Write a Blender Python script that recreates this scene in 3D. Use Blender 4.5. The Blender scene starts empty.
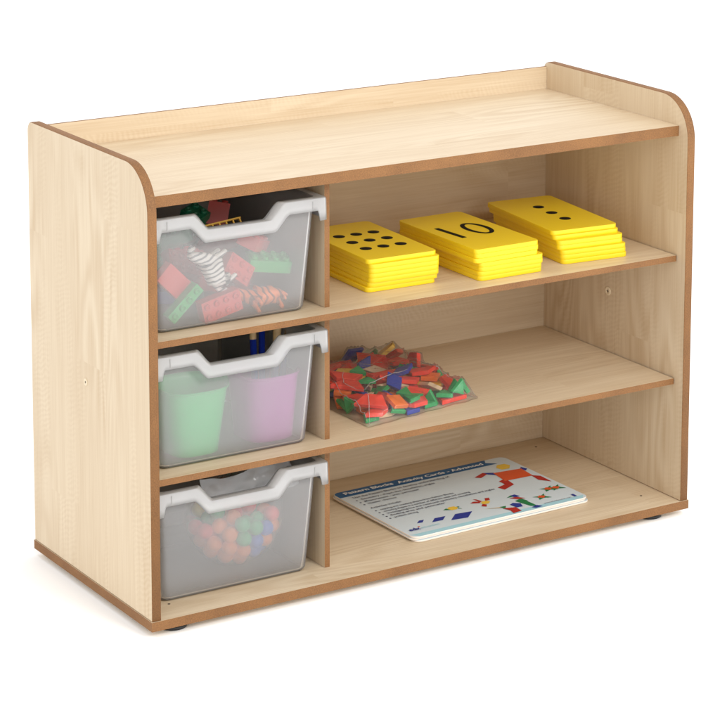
import bpy, bmesh, math, random
import numpy as np
from mathutils import Vector, Matrix, Euler
from mathutils import noise as mnoise

sc = bpy.context.scene
COL = sc.collection
PI = math.pi
R = math.radians

# ------------------------------------------------------------------ measurements (metres)
W, H, D = 0.95, 0.6612, 0.3846          # shelf unit
TS, TB, TT, TH = 0.0141, 0.0139, 0.0162, 0.0095
ZT, Z1, Z2 = 0.6160, 0.4093, 0.2101     # upper faces of the top and the two shelves
YT, Y1, Y2 = 0.0227, 0.0209, 0.0211
XD, XD2, YD = 0.3115, 0.3200, 0.0514
DB, HB = 0.3749, 0.6533
ZF = -0.0105                            # floor level

# ------------------------------------------------------------------ node helpers
def new_mat(name):
    m = bpy.data.materials.new(name); m.use_nodes = True
    nt = m.node_tree
    return m, nt, nt.nodes['Principled BSDF']

def nd(nt, t, **k):
    n = nt.nodes.new(t)
    for a, b in k.items():
        setattr(n, a, b)
    return n

def sock(nt, dst, v):
    if isinstance(v, bpy.types.NodeSocket): nt.links.new(v, dst)
    else: dst.default_value = v

def math_n(nt, op, a, b=0.0, c=0.0):
    n = nd(nt, 'ShaderNodeMath', operation=op)
    sock(nt, n.inputs[0], a); sock(nt, n.inputs[1], b); sock(nt, n.inputs[2], c)
    return n.outputs[0]

def comb(nt, x, y, z):
    n = nd(nt, 'ShaderNodeCombineXYZ')
    sock(nt, n.inputs[0], x); sock(nt, n.inputs[1], y); sock(nt, n.inputs[2], z)
    return n.outputs[0]

def noise_n(nt, vec, scale, detail=2.0, rough=0.5, dist=0.0):
    n = nd(nt, 'ShaderNodeTexNoise')
    nt.links.new(vec, n.inputs['Vector'])
    n.inputs['Scale'].default_value = scale; n.inputs['Detail'].default_value = detail
    n.inputs['Roughness'].default_value = rough; n.inputs['Distortion'].default_value = dist
    return n.outputs['Fac']

def mixc(nt, f, a, b, blend='MIX'):
    n = nd(nt, 'ShaderNodeMix', data_type='RGBA', blend_type=blend)
    sock(nt, n.inputs[0], f); sock(nt, n.inputs[6], a); sock(nt, n.inputs[7], b)
    return n.outputs[2]

def wood_mat(name, grain, across, light=(0.650, 0.534, 0.380, 1), dark=(0.500, 0.366, 0.224, 1), seed=0.0):
    """pale maple laminate: printed planks, fine fibres, faint cathedral figure and cross ripple"""
    m, nt, p = new_mat(name)
    tc = nd(nt, 'ShaderNodeTexCoord'); sp = nd(nt, 'ShaderNodeSeparateXYZ')
    oi = nd(nt, 'ShaderNodeObjectInfo')
    nt.links.new(tc.outputs['Object'], sp.inputs[0])
    rnd = math_n(nt, 'MULTIPLY', oi.outputs['Random'], 7.3)
    g = math_n(nt, 'ADD', sp.outputs['XYZ'.index(grain)], rnd)
    a = math_n(nt, 'ADD', sp.outputs['XYZ'.index(across)], rnd)
    # planks of laminate print, 93 mm wide
    w0 = noise_n(nt, comb(nt, 0.0, math_n(nt, 'MULTIPLY', a, 4.0), seed), 1.0, 0.0)
    pl = math_n(nt, 'FLOOR', math_n(nt, 'DIVIDE', a, 0.093))
    wn = nd(nt, 'ShaderNodeTexWhiteNoise', noise_dimensions='2D')
    seg = math_n(nt, 'FLOOR', math_n(nt, 'ADD', math_n(nt, 'DIVIDE', g, 0.61), math_n(nt, 'MULTIPLY', pl, 0.37)))
    nt.links.new(comb(nt, math_n(nt, 'ADD', pl, 0.5), math_n(nt, 'ADD', seg, 0.5), 0.0), wn.inputs['Vector'])
    plank = wn.outputs['Value']
    off = math_n(nt, 'MULTIPLY', plank, 5.0)
    # cathedral figure
    n1 = noise_n(nt, comb(nt, math_n(nt, 'ADD', math_n(nt, 'MULTIPLY', g, 1.5), off), math_n(nt, 'MULTIPLY', a, 10.0), off), 1.0, 2.0, 0.45, 0.3)
    rings = math_n(nt, 'SINE', math_n(nt, 'MULTIPLY', n1, 85.0))
    rmask = noise_n(nt, comb(nt, math_n(nt, 'MULTIPLY', g, 2.5), math_n(nt, 'MULTIPLY', a, 8.0), 4.2 + seed), 1.0, 1.0)
    rmask = math_n(nt, 'MAXIMUM', math_n(nt, 'MULTIPLY', math_n(nt, 'SUBTRACT', rmask, 0.42), 4.0), 0.0)
    rmask = math_n(nt, 'MINIMUM', rmask, 1.0)
    rings = math_n(nt, 'MULTIPLY', rings, rmask)
    # fibres and pores
    f1 = noise_n(nt, comb(nt, math_n(nt, 'MULTIPLY', g, 9.0), math_n(nt, 'MULTIPLY', a, 420.0), off), 1.0, 3.0, 0.6)
    f2 = noise_n(nt, comb(nt, math_n(nt, 'MULTIPLY', g, 2.0), math_n(nt, 'MULTIPLY', a, 60.0), off), 1.0, 3.0, 0.55)
    # cross ripple (fiddleback)
    rv = math_n(nt, 'ADD', math_n(nt, 'MULTIPLY', g, 760.0), math_n(nt, 'MULTIPLY', a, 300.0))
    wob = math_n(nt, 'MULTIPLY', noise_n(nt, comb(nt, math_n(nt, 'MULTIPLY', g, 30.0), math_n(nt, 'MULTIPLY', a, 40.0), 1.0), 1.0, 2.0), 16.0)
    rip = math_n(nt, 'SINE', math_n(nt, 'ADD', rv, wob))
    rm = noise_n(nt, comb(nt, math_n(nt, 'MULTIPLY', g, 3.0), math_n(nt, 'MULTIPLY', a, 16.0), off), 1.0, 2.0)
    rm = math_n(nt, 'MINIMUM', math_n(nt, 'MAXIMUM', math_n(nt, 'MULTIPLY', math_n(nt, 'SUBTRACT', rm, 0.5), 6.0), 0.0), 1.0)
    rip = math_n(nt, 'MULTIPLY', rip, rm)
    t = math_n(nt, 'MULTIPLY', math_n(nt, 'SUBTRACT', plank, 0.5), 0.15)
    for s, k in ((rings, 0.26), (math_n(nt, 'SUBTRACT', f1, 0.5), 0.95), (math_n(nt, 'SUBTRACT', f2, 0.5), 0.75), (rip, 0.12)):
        t = math_n(nt, 'ADD', t, math_n(nt, 'MULTIPLY', s, k))
    big = noise_n(nt, comb(nt, math_n(nt, 'MULTIPLY', g, 3.0), math_n(nt, 'MULTIPLY', a, 7.0), seed + 8.0), 1.0, 3.0)
    t = math_n(nt, 'ADD', t, math_n(nt, 'MULTIPLY', math_n(nt, 'SUBTRACT', big, 0.5), 0.40))
    t = math_n(nt, 'MINIMUM', math_n(nt, 'MAXIMUM', math_n(nt, 'ADD', t, 0.42), 0.0), 1.0)
    nt.links.new(mixc(nt, t, light, dark), p.inputs['Base Color'])
    p.inputs['Roughness'].default_value = 0.42
    p.inputs['Specular IOR Level'].default_value = 0.35
    b = nd(nt, 'ShaderNodeBump'); b.inputs['Strength'].default_value = 0.04; b.inputs['Distance'].default_value = 0.001
    nt.links.new(f1, b.inputs['Height']); nt.links.new(b.outputs[0], p.inputs['Normal'])
    return m

def mdf_mat():
    m, nt, p = new_mat('mdf_edge')
    tc = nd(nt, 'ShaderNodeTexCoord')
    n1 = noise_n(nt, tc.outputs['Object'], 620.0, 3.0, 0.7)
    n2 = noise_n(nt, tc.outputs['Object'], 14.0, 3.0, 0.6)
    t = math_n(nt, 'ADD', math_n(nt, 'MULTIPLY', math_n(nt, 'SUBTRACT', n1, 0.5), 2.6), math_n(nt, 'MULTIPLY', math_n(nt, 'SUBTRACT', n2, 0.5), 1.1))
    t = math_n(nt, 'MINIMUM', math_n(nt, 'MAXIMUM', math_n(nt, 'ADD', t, 0.5), 0.0), 1.0)
    sp_ = nd(nt, 'ShaderNodeSeparateXYZ'); nt.links.new(tc.outputs['Object'], sp_.inputs[0]); sx_, sy_, sz_ = sp_.outputs
    rnd_ = math_n(nt, 'MULTIPLY', nd(nt, 'ShaderNodeObjectInfo').outputs['Random'], 90.0)
    n3 = noise_n(nt, comb(nt, math_n(nt, 'ADD', math_n(nt, 'MULTIPLY', sx_, 75.0), rnd_), math_n(nt, 'MULTIPLY', sy_, 75.0), math_n(nt, 'MULTIPLY', sz_, 75.0)), 1.0, 2.0, 0.5)
    nick = math_n(nt, 'MINIMUM', math_n(nt, 'MAXIMUM', math_n(nt, 'MULTIPLY', math_n(nt, 'SUBTRACT', n3, 0.74), 10.0), 0.0), 0.22)
    nt.links.new(mixc(nt, nick, mixc(nt, t, (0.290, 0.132, 0.040, 1), (0.140, 0.059, 0.017, 1)), (0.46, 0.30, 0.17, 1)), p.inputs['Base Color'])
    p.inputs['Roughness'].default_value = 0.7
    b = nd(nt, 'ShaderNodeBump'); b.inputs['Strength'].default_value = 0.25; b.inputs['Distance'].default_value = 0.0006
    nt.links.new(n1, b.inputs['Height']); nt.links.new(b.outputs[0], p.inputs['Normal'])
    return m

def plastic(name, col, rough=0.35, var=0.06, spec=0.5, sss=0.0, nscale=40.0):
    m, nt, p = new_mat(name)
    tc = nd(nt, 'ShaderNodeTexCoord')
    n = noise_n(nt, tc.outputs['Object'], nscale, 3.0)
    c2 = tuple(min(1, x * (1 - 2.2 * var)) for x in col) + (1,)
    c1 = tuple(min(1, x * (1 + 1.2 * var)) for x in col) + (1,)
    nt.links.new(mixc(nt, n, c1, c2), p.inputs['Base Color'])
    p.inputs['Roughness'].default_value = rough
    p.inputs['Specular IOR Level'].default_value = spec
    return m

def frosted(name, veil, col=(0.93, 0.915, 0.90, 1), rough=0.11, clear=0.89):
    """milky polypropylene: part straight through, part scattered through, part white veil, thin gloss"""
    m, nt, p = new_mat(name); nt.nodes.remove(p)
    out = nt.nodes['Material Output']
    tr = nd(nt, 'ShaderNodeBsdfTransparent'); tr.inputs[0].default_value = (0.97, 0.975, 0.985, 1)
    rf = nd(nt, 'ShaderNodeBsdfRefraction'); rf.inputs['Color'].default_value = (0.97, 0.975, 0.985, 1)
    rf.inputs['Roughness'].default_value = rough; rf.inputs['IOR'].default_value = 1.10
    m1 = nd(nt, 'ShaderNodeMixShader'); m1.inputs[0].default_value = 1 - clear
    nt.links.new(tr.outputs[0], m1.inputs[1]); nt.links.new(rf.outputs[0], m1.inputs[2])
    df = nd(nt, 'ShaderNodeBsdfDiffuse'); df.inputs[0].default_value = col
    tl = nd(nt, 'ShaderNodeBsdfTranslucent'); tl.inputs[0].default_value = col
    m2 = nd(nt, 'ShaderNodeMixShader'); m2.inputs[0].default_value = 0.28
    nt.links.new(df.outputs[0], m2.inputs[1]); nt.links.new(tl.outputs[0], m2.inputs[2])
    m3 = nd(nt, 'ShaderNodeMixShader')
    tc = nd(nt, 'ShaderNodeTexCoord')
    nv = noise_n(nt, tc.outputs['Object'], 9.0, 2.0)
    nt.links.new(math_n(nt, 'ADD', veil - 0.04, math_n(nt, 'MULTIPLY', nv, 0.08)), m3.inputs[0])
    nt.links.new(m1.outputs[0], m3.inputs[1]); nt.links.new(m2.outputs[0], m3.inputs[2])
    gl = nd(nt, 'ShaderNodeBsdfGlossy'); gl.inputs['Roughness'].default_value = 0.3
    fr = nd(nt, 'ShaderNodeFresnel'); fr.inputs[0].default_value = 1.3
    m4 = nd(nt, 'ShaderNodeMixShader')
    nt.links.new(fr.outputs[0], m4.inputs[0]); nt.links.new(m3.outputs[0], m4.inputs[1]); nt.links.new(gl.outputs[0], m4.inputs[2])
    nt.links.new(m4.outputs[0], out.inputs[0])
    return m

def film(name, haze=0.05, bump=0.5, bscale=60.0, rough=0.10, gl_k=0.65):
    m, nt, p = new_mat(name); nt.nodes.remove(p)
    out = nt.nodes['Material Output']
    tc = nd(nt, 'ShaderNodeTexCoord')
    n1 = noise_n(nt, tc.outputs['Object'], bscale, 4.0, 0.6, 1.2)
    rid = math_n(nt, 'ABSOLUTE', math_n(nt, 'SUBTRACT', n1, 0.5))
    b = nd(nt, 'ShaderNodeBump'); b.inputs['Strength'].default_value = bump; b.inputs['Distance'].default_value = 0.004
    nt.links.new(rid, b.inputs['Height'])
    tr = nd(nt, 'ShaderNodeBsdfTransparent'); tr.inputs[0].default_value = (0.985, 0.985, 0.985, 1)
    df = nd(nt, 'ShaderNodeBsdfDiffuse'); df.inputs[0].default_value = (0.8, 0.8, 0.8, 1)
    gl = nd(nt, 'ShaderNodeBsdfGlossy'); gl.inputs['Roughness'].default_value = rough
    nt.links.new(b.outputs[0], gl.inputs['Normal'])
    m1 = nd(nt, 'ShaderNodeMixShader'); m1.inputs[0].default_value = haze
    nt.links.new(tr.outputs[0], m1.inputs[1]); nt.links.new(df.outputs[0], m1.inputs[2])
    fr = nd(nt, 'ShaderNodeFresnel'); fr.inputs[0].default_value = 1.34; nt.links.new(b.outputs[0], fr.inputs['Normal'])
    m2 = nd(nt, 'ShaderNodeMixShader')
    nt.links.new(math_n(nt, 'MINIMUM', math_n(nt, 'ADD', math_n(nt, 'MULTIPLY', fr.outputs[0], gl_k), 0.01), 0.6), m2.inputs[0])
    nt.links.new(m1.outputs[0], m2.inputs[1]); nt.links.new(gl.outputs[0], m2.inputs[2])
    nt.links.new(m2.outputs[0], out.inputs[0])
    return m

def stripes_mat(name, c1, c2, scale, dist, rough=0.45):
    m, nt, p = new_mat(name)
    tc = nd(nt, 'ShaderNodeTexCoord')
    w = nd(nt, 'ShaderNodeTexWave', bands_direction='X'); nt.links.new(tc.outputs['Object'], w.inputs['Vector'])
    w.inputs['Scale'].default_value = scale; w.inputs['Distortion'].default_value = dist
    w.inputs['Detail'].default_value = 1.0; w.inputs['Detail Scale'].default_value = 1.4
    r = nd(nt, 'ShaderNodeValToRGB'); nt.links.new(w.outputs['Fac'], r.inputs[0])
    r.color_ramp.elements[0].position = 0.66; r.color_ramp.elements[0].color = c1 + (1,)
    r.color_ramp.elements[1].position = 0.76; r.color_ramp.elements[1].color = c2 + (1,)
    nt.links.new(r.outputs[0], p.inputs['Base Color']); p.inputs['Roughness'].default_value = rough
    return m

# ------------------------------------------------------------------ mesh helpers
def link(name, me, mats=(), parent=None, loc=None, rot=None, smooth=False):
    o = bpy.data.objects.new(name, me); COL.objects.link(o)
    for m in mats: 
        if m.name not in [x.name for x in me.materials if x]: me.materials.append(m)
    if parent: o.parent = parent
    if loc is not None: o.location = loc
    if rot is not None: o.rotation_euler = rot
    if smooth:
        for f in me.polygons: f.use_smooth = True
        if name in ('rim', 'body', 'flap'): me.set_sharp_from_angle(angle=R(38))
    return o

def to_mesh(bm, name='mesh'):
    me = bpy.data.meshes.new(name); bmesh.ops.recalc_face_normals(bm, faces=bm.faces)
    bm.to_mesh(me); bm.free(); return me

def empty(name, loc, label, cat, group=None, rot=(0, 0, 0)):
    o = bpy.data.objects.new(name, None); COL.objects.link(o)
    o.location = loc; o.rotation_euler = rot; o.empty_display_size = 0.02
    tag(o, label, cat, group); return o

def tag(o, label, cat, group=None):
    o['label'] = label; o['category'] = cat
    if group: o['group'] = group
    return o

def add_box(bm, x0, x1, y0, y1, z0, z1, mat=0):
    vs = [bm.verts.new((x, y, z)) for z in (z0, z1) for y in (y0, y1) for x in (x0, x1)]
    fs = []
    for q in ((0, 2, 3, 1), (4, 5, 7, 6), (0, 1, 5, 4), (2, 6, 7, 3), (0, 4, 6, 2), (1, 3, 7, 5)):
        f = bm.faces.new([vs[i] for i in q]); f.material_index = mat; fs.append(f)
    return vs, fs

def add_prism(bm, poly, z0, z1, mat=0):
    a = [bm.verts.new((x, y, z0)) for x, y in poly]; b = [bm.verts.new((x, y, z1)) for x, y in poly]
    n = len(poly); fs = [bm.faces.new(a[::-1]), bm.faces.new(b)]
    for i in range(n): fs.append(bm.faces.new((a[i], a[(i+1) % n], b[(i+1) % n], b[i])))
    for f in fs: f.material_index = mat
    return fs

def bevel_all(bm, off, seg=2, ang=0.6):
    es = [e for e in bm.edges if len(e.link_faces) == 2 and e.calc_face_angle(0) > ang]
    bmesh.ops.bevel(bm, geom=es, offset=off, segments=seg, affect='EDGES', profile=0.5)

def rounded_rect(w, h, r, seg=6):
    pts = []
    for cx, cy, a0 in ((w/2-r, h/2-r, 0), (-w/2+r, h/2-r, 90), (-w/2+r, -h/2+r, 180), (w/2-r, -h/2+r, 270)):
        for i in range(seg + 1):
            a = R(a0 + 90 * i / seg); pts.append((cx + r*math.cos(a), cy + r*math.sin(a)))
    return pts

def add_lathe(bm, prof, seg=32, c=(0, 0, 0), mat=0):
    rings = []
    for r, z in prof:
        if r < 1e-6: rings.append([bm.verts.new((c[0], c[1], c[2] + z))])
        else: rings.append([bm.verts.new((c[0] + r*math.cos(2*PI*k/seg), c[1] + r*math.sin(2*PI*k/seg), c[2] + z)) for k in range(seg)])
    for A, B in zip(rings[:-1], rings[1:]):
        for k in range(seg):
            k2 = (k+1) % seg
            if len(A) == 1 and len(B) == 1: continue
            if len(A) == 1: f = bm.faces.new((A[0], B[k2], B[k]))
            elif len(B) == 1: f = bm.faces.new((A[k], A[k2], B[0]))
            else: f = bm.faces.new((A[k], A[k2], B[k2], B[k]))
            f.material_index = mat; f.smooth = True

SIM = {"blocks":[["tri",0.4128,0.0901,0.2145,-0.0,-0.0,0.129],["trap",0.4285,0.0903,0.2231,0.0,-0.0,-2.469],["tan",0.4506,0.0967,0.2145,-0.0,0.0,-0.038],["tri",0.4596,0.0892,0.2217,-0.369,0.193,-2.195],["blue",0.4914,0.0957,0.2145,0.0,-0.0,0.172],["trap",0.4999,0.0962,0.2231,-0.0,0.0,-2.993],["tri",0.5253,0.1032,0.2145,-0.0,-0.0,0.167],["tri",0.5591,0.1086,0.2231,-0.0,0.0,-2.677],["trap",0.5701,0.1111,0.2145,0.0,0.0,0.181],["tri",0.5825,0.1156,0.2274,1.571,-0.0,2.958],["sq",0.4325,0.1267,0.2145,-0.0,0.0,1.56],["blue",0.4685,0.1259,0.223,1.097,0.995,-2.063],["trap",0.4939,0.1261,0.2145,-0.0,0.0,0.25],["tri",0.5353,0.1122,0.2188,-1.571,1.047,-0.921],["trap",0.59,0.1412,0.2263,2.791,0.33,-1.589],["tri",0.4215,0.1794,0.2145,-0.0,0.0,-0.279],["blue",0.4729,0.1692,0.2145,0.0,0.0,-2.824],["tan",0.4947,0.163,0.2145,-0.0,-0.0,-2.475],["trap",0.5274,0.1642,0.2223,0.279,0.187,-0.899],["trap",0.5754,0.173,0.2145,0.0,0.0,2.081],["blue",0.4241,0.2349,0.2145,-0.0,0.0,2.216],["tri",0.4626,0.2198,0.2145,0.0,0.0,2.175],["tri",0.5017,0.2278,0.2145,-0.0,-0.0,-0.478],["trap",0.5392,0.182,0.2145,0.0,0.0,1.968],["trap",0.5621,0.2301,0.2145,-0.0,-0.0,-0.816],["tri",0.4293,0.2649,0.2145,-0.0,-0.0,-2.367],["blue",0.4543,0.2778,0.2145,0.0,-0.0,-2.618],["trap",0.4915,0.2742,0.2145,3.142,-0.0,-1.265],["trap",0.5204,0.2839,0.2145,-0.0,-0.0,2.927],["trap",0.5733,0.2996,0.2145,0.0,-0.0,0.125],["sq",0.4894,0.1393,0.2231,-3.142,-0.0,1.463],["trap",0.5224,0.1409,0.2216,-2.558,0.109,-0.777],["tan",0.5502,0.1335,0.2307,0.909,0.256,1.59],["tri",0.5676,0.1334,0.2175,-0.237,0.387,0.368],["blue",0.4277,0.2039,0.219,0.23,0.376,1.718],["tri",0.4475,0.1765,0.2145,0.0,3.142,-0.626],["tri",0.4734,0.1766,0.2231,-0.0,-0.0,0.707],["hex",0.5683,0.1684,0.2231,0.0,0.0,1.875],["tri",0.5981,0.1801,0.222,1.541,-0.263,-1.557],["tri",0.4113,0.2339,0.2231,-0.031,-0.002,2.141],["trap",0.4647,0.2211,0.2231,0.0,0.0,-1.14],["tri",0.4976,0.2067,0.2175,-0.236,-0.385,1.434],["tri",0.5272,0.2229,0.2145,-0.0,-0.0,-3.001],["tri",0.5601,0.2243,0.2231,-0.0,0.0,-0.688],["tri",0.4428,0.2715,0.2231,-0.0,0.0,2.811],["trap",0.4532,0.2998,0.2204,-0.203,0.301,1.489],["blue",0.4752,0.2922,0.2225,-1.571,-0.0,1.118],["trap",0.5327,0.3129,0.2237,0.643,2.881,0.191],["trap",0.5642,0.2838,0.2222,0.323,-0.169,0.59],["sq",0.429,0.1316,0.2231,-0.0,-0.0,-0.022],["trap",0.4566,0.1263,0.2269,0.95,-0.182,-1.61],["tri",0.4967,0.1234,0.2313,0.014,-0.278,1.413],["tri",0.5137,0.1223,0.2231,0.0,-0.0,2.481],["tri",0.5794,0.1,0.2315,1.673,0.361,0.223],["sq",0.4149,0.1673,0.2206,0.0,0.519,-1.85],["tan",0.4432,0.1547,0.2195,-1.707,2.565,0.381],["tan",0.4979,0.1598,0.2322,0.599,0.125,-0.879],["sq",0.5749,0.1716,0.2317,-0.0,0.0,0.799],["tri",0.438,0.2213,0.2218,-0.424,0.251,-2.516],["trap",0.4266,0.2608,0.2276,0.426,-0.029,-1.255],["tan",0.5641,0.1997,0.2262,0.939,0.132,2.919],["tri",0.5479,0.212,0.2194,2.016,-0.0,1.968],["tri",0.573,0.2285,0.2311,-0.366,-0.133,-2.332],["tri",0.4184,0.3107,0.2193,-2.489,0.811,0.112],["trap",0.4297,0.3255,0.2337,-1.359,-3.005,-0.029],["trap",0.5262,0.1643,0.2361,0.039,-0.154,2.946],["tan",0.5425,0.3074,0.2191,2.441,0.396,0.889],["blue",0.5831,0.2459,0.2182,0.182,0.304,2.021],["trap",0.4258,0.1337,0.2317,-0.0,-0.0,-1.024],["tri",0.595,0.1115,0.2305,1.023,-0.283,1.556],["tri",0.4084,0.1529,0.2215,0.324,-0.412,0.594],["blue",0.4498,0.1766,0.2269,0.338,0.324,0.591],["tri",0.4741,0.1553,0.23,0.04,2.497,-0.24],["tri",0.5421,0.188,0.2231,0.0,-0.0,-1.291],["trap",0.597,0.2093,0.2244,-1.571,0.153,1.517],["trap",0.4015,0.2632,0.2341,1.611,0.519,-1.551],["tri",0.4482,0.2038,0.2262,1.571,-1.162,0.46],["trap",0.4894,0.1837,0.2294,0.25,2.387,-1.552],["tan",0.5777,0.27,0.2145,0.0,-0.0,-3.007],["tri",0.5498,0.2403,0.2264,-0.245,-0.466,-0.851],["trap",0.4017,0.3016,0.2277,-1.53,0.525,-1.551],["trap",0.4504,0.2839,0.2344,-2.955,-0.264,-1.113],["trap",0.4895,0.2693,0.2231,-0.0,-3.142,0.145],["trap",0.5429,0.2643,0.2237,-0.106,0.414,-2.32],["blue",0.5743,0.2658,0.2266,0.157,-0.009,0.147],["trap",0.4244,0.1008,0.237,0.532,-0.0,-0.824],["trap",0.5938,0.2492,0.2361,1.226,-0.236,-1.707],["sq",0.417,0.1727,0.2348,0.045,-0.11,0.907],["tan",0.469,0.1843,0.2318,-0.021,0.064,0.908],["blue",0.4973,0.1543,0.2404,-0.049,-0.51,0.908],["tri",0.5169,0.1891,0.2254,-1.906,-1.718,0.143],["tri",0.5596,0.2137,0.2362,-0.459,0.101,-1.307],["hex",0.4242,0.2283,0.2348,0.066,-0.225,1.147],["trap",0.4261,0.2724,0.2391,0.197,0.112,-1.893],["sq",0.4527,0.2538,0.2245,0.0,-1.49,-0.866],["trap",0.4691,0.2444,0.2281,-0.856,0.918,0.565],["trap",0.4904,0.2734,0.2317,-3.142,0.0,0.709],["tan",0.5015,0.2327,0.2263,-1.571,-0.524,2.32],["blue",0.5244,0.2372,0.2233,2.612,0.091,-0.164],["trap",0.589,0.3023,0.2311,-0.029,-0.578,-1.401],["tri",0.4893,0.0937,0.2317,0.0,-0.0,0.428],["trap",0.4247,0.1689,0.2433,0.106,0.054,-0.75],["trap",0.4866,0.2128,0.234,-0.861,-0.011,-1.575],["blue",0.5334,0.1877,0.2437,2.909,-0.128,0.736],["trap",0.561,0.1809,0.2399,0.04,0.133,2.659],["trap",0.4113,0.2137,0.2398,0.055,2.913,1.672],["blue",0.5233,0.3209,0.2356,1.847,0.027,-0.006],["hex",0.4505,0.2114,0.2417,0.149,-0.095,0.642],["trap",0.5182,0.2066,0.2324,-0.327,0.1,2.841],["trap",0.4894,0.3146,0.2222,0.912,3.142,0.061],["blue",0.5067,0.2578,0.235,-2.519,-1.138,1.048],["trap",0.533,0.2859,0.2365,-2.703,-0.044,-1.027],["hex",0.5719,0.306,0.2356,-0.667,0.144,0.982],["tri",0.4035,0.1318,0.2259,1.571,-0.804,-1.373],["sq",0.4626,0.0925,0.2317,-0.17,2.761,1.628],["tri",0.4655,0.1803,0.2408,0.047,-0.048,-2.679],["trap",0.4341,0.1943,0.2476,-0.139,-0.11,2.551],["tri",0.4644,0.2067,0.2494,0.142,0.106,-0.559],["tan",0.5189,0.2485,0.2321,1.074,0.438,-0.0],["trap",0.5605,0.2463,0.2389,0.165,-2.946,1.348],["tri",0.5629,0.3204,0.2333,-0.667,0.144,0.982],["tri",0.4257,0.2877,0.2188,-1.571,-1.047,0.247]],"balls":[[0.2022,0.1141,0.0342],[0.1798,0.1134,0.0403],[0.2174,0.0909,0.0629],[0.2089,0.1445,0.0321],[0.189,0.1329,0.0317],[0.1933,0.1588,0.0415],[0.1991,0.1192,0.0563],[0.2309,0.1455,0.0391],[0.1993,0.097,0.0497],[0.2207,0.1043,0.0441],[0.2177,0.1273,0.0449],[0.1956,0.0873,0.0705],[0.2026,0.1422,0.0544],[0.1735,0.1467,0.0417],[0.1623,0.127,0.0474],[0.1776,0.098,0.0575],[0.2399,0.1211,0.0439],[0.157,0.1471,0.058],[0.2197,0.1139,0.0653],[0.1762,0.1645,0.0562],[0.216,0.1623,0.0453],[0.1889,0.1091,0.0744],[0.1815,0.1336,0.0589],[0.239,0.1027,0.0582],[0.2369,0.1608,0.0556],[0.1919,0.0847,0.0934],[0.2201,0.1735,0.0654],[0.2073,0.1314,0.0744],[0.1861,0.1519,0.0726],[0.2136,0.0847,0.0851],[0.1584,0.1099,0.0628],[0.1615,0.1633,0.074],[0.2247,0.142,0.0613],[0.2094,0.1076,0.0852],[0.2397,0.1252,0.0668],[0.1696,0.1127,0.0868],[0.1743,0.0911,0.0795],[0.1977,0.1727,0.0595],[0.2493,0.1407,0.0524],[0.1635,0.1303,0.0728],[0.1851,0.1307,0.0817],[0.2091,0.1546,0.073],[0.228,0.1363,0.0837],[0.1472,0.1457,0.0792],[0.2611,0.1325,0.0713],[0.2347,0.0918,0.0784],[0.1815,0.175,0.0762],[0.2544,0.109,0.0744],[0.2319,0.1584,0.0782],[0.232,0.1136,0.0854],[0.2039,0.1794,0.081],[0.1694,0.1468,0.0882],[0.2534,0.1544,0.0707],[0.1939,0.1483,0.0942],[0.2516,0.1249,0.0913],[0.2026,0.1268,0.0967],[0.2473,0.1478,0.0922],[0.2252,0.1772,0.0901],[0.1472,0.1168,0.0822],[0.19,0.1711,0.0977],[0.249,0.0996,0.095],[0.1668,0.1702,0.0955],[0.1896,0.1075,0.0976],[0.2167,0.1533,0.095],[0.2248,0.1255,0.1041],[0.1746,0.1291,0.1026]]}

# ------------------------------------------------------------------ materials
M = {}
M['side'] = wood_mat('maple_upright', 'Z', 'Y', seed=1.0)
M['shelf'] = wood_mat('maple_shelf', 'X', 'Y', seed=2.0)
M['back'] = wood_mat('maple_back', 'X', 'Z', seed=3.0)
M['mdf'] = mdf_mat()
M['black'] = plastic('black_plastic', (0.012, 0.012, 0.013), 0.4)
M['ink'] = plastic('black_ink', (0.006, 0.006, 0.007), 0.6, spec=0.15)
M['cap'] = plastic('cream_cap', (0.72, 0.60, 0.42), 0.35)
M['dark'] = plastic('dark_hole', (0.05, 0.035, 0.025), 0.8)
M['yellow'] = plastic('yellow_card', (0.84, 0.610, 0.014), 0.38, 0.02, nscale=8.0)
M['tray'] = frosted('frosted_tray', 0.205)
M['rim'] = frosted('frosted_rim', 0.35, rough=0.3, clear=0.5)
M['film'] = film('clear_film', 0.05); M['film_flat'] = film('clear_film_flat', 0.0, 0.1, 20.0, 0.3, 0.1)
M['film2'] = film('clear_film_crumpled', 0.03, 0.9, 45.0, 0.14)

# ------------------------------------------------------------------ setting
bm = bmesh.new()
n = 24
g = [[bm.verts.new((-30 + 60*i/n, -30 + 60*j/n, 0)) for i in range(n+1)] for j in range(n+1)]
for j in range(n):
    for i in range(n): bm.faces.new((g[j][i], g[j][i+1], g[j+1][i+1], g[j+1][i]))
fm, nt, p = new_mat('white_studio_floor')
tc = nd(nt, 'ShaderNodeTexCoord')
nt.links.new(mixc(nt, noise_n(nt, tc.outputs['Object'], 3.0, 2.0), (0.975, 0.975, 0.975, 1), (0.965, 0.965, 0.965, 1)), p.inputs['Base Color'])
p.inputs['Roughness'].default_value = 0.9; p.inputs['Specular IOR Level'].default_value = 0.0
fl = link('floor', to_mesh(bm), [fm], loc=(0.5, 0.5, ZF)); fl['kind'] = 'structure'

# ------------------------------------------------------------------ shelf unit
unit = empty('shelf_unit', (0, 0, ZF), 'pale maple open shelf unit with brown edges, three trays down one end and two shelves', 'shelf unit')
def child(name, me, mats, smooth=False, label=None):
    o = link(name, me, mats, smooth=smooth); o.parent = unit; o.matrix_parent_inverse = Matrix.Translation((0, 0, -ZF))
    if label: o['label'] = label
    return o

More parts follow.
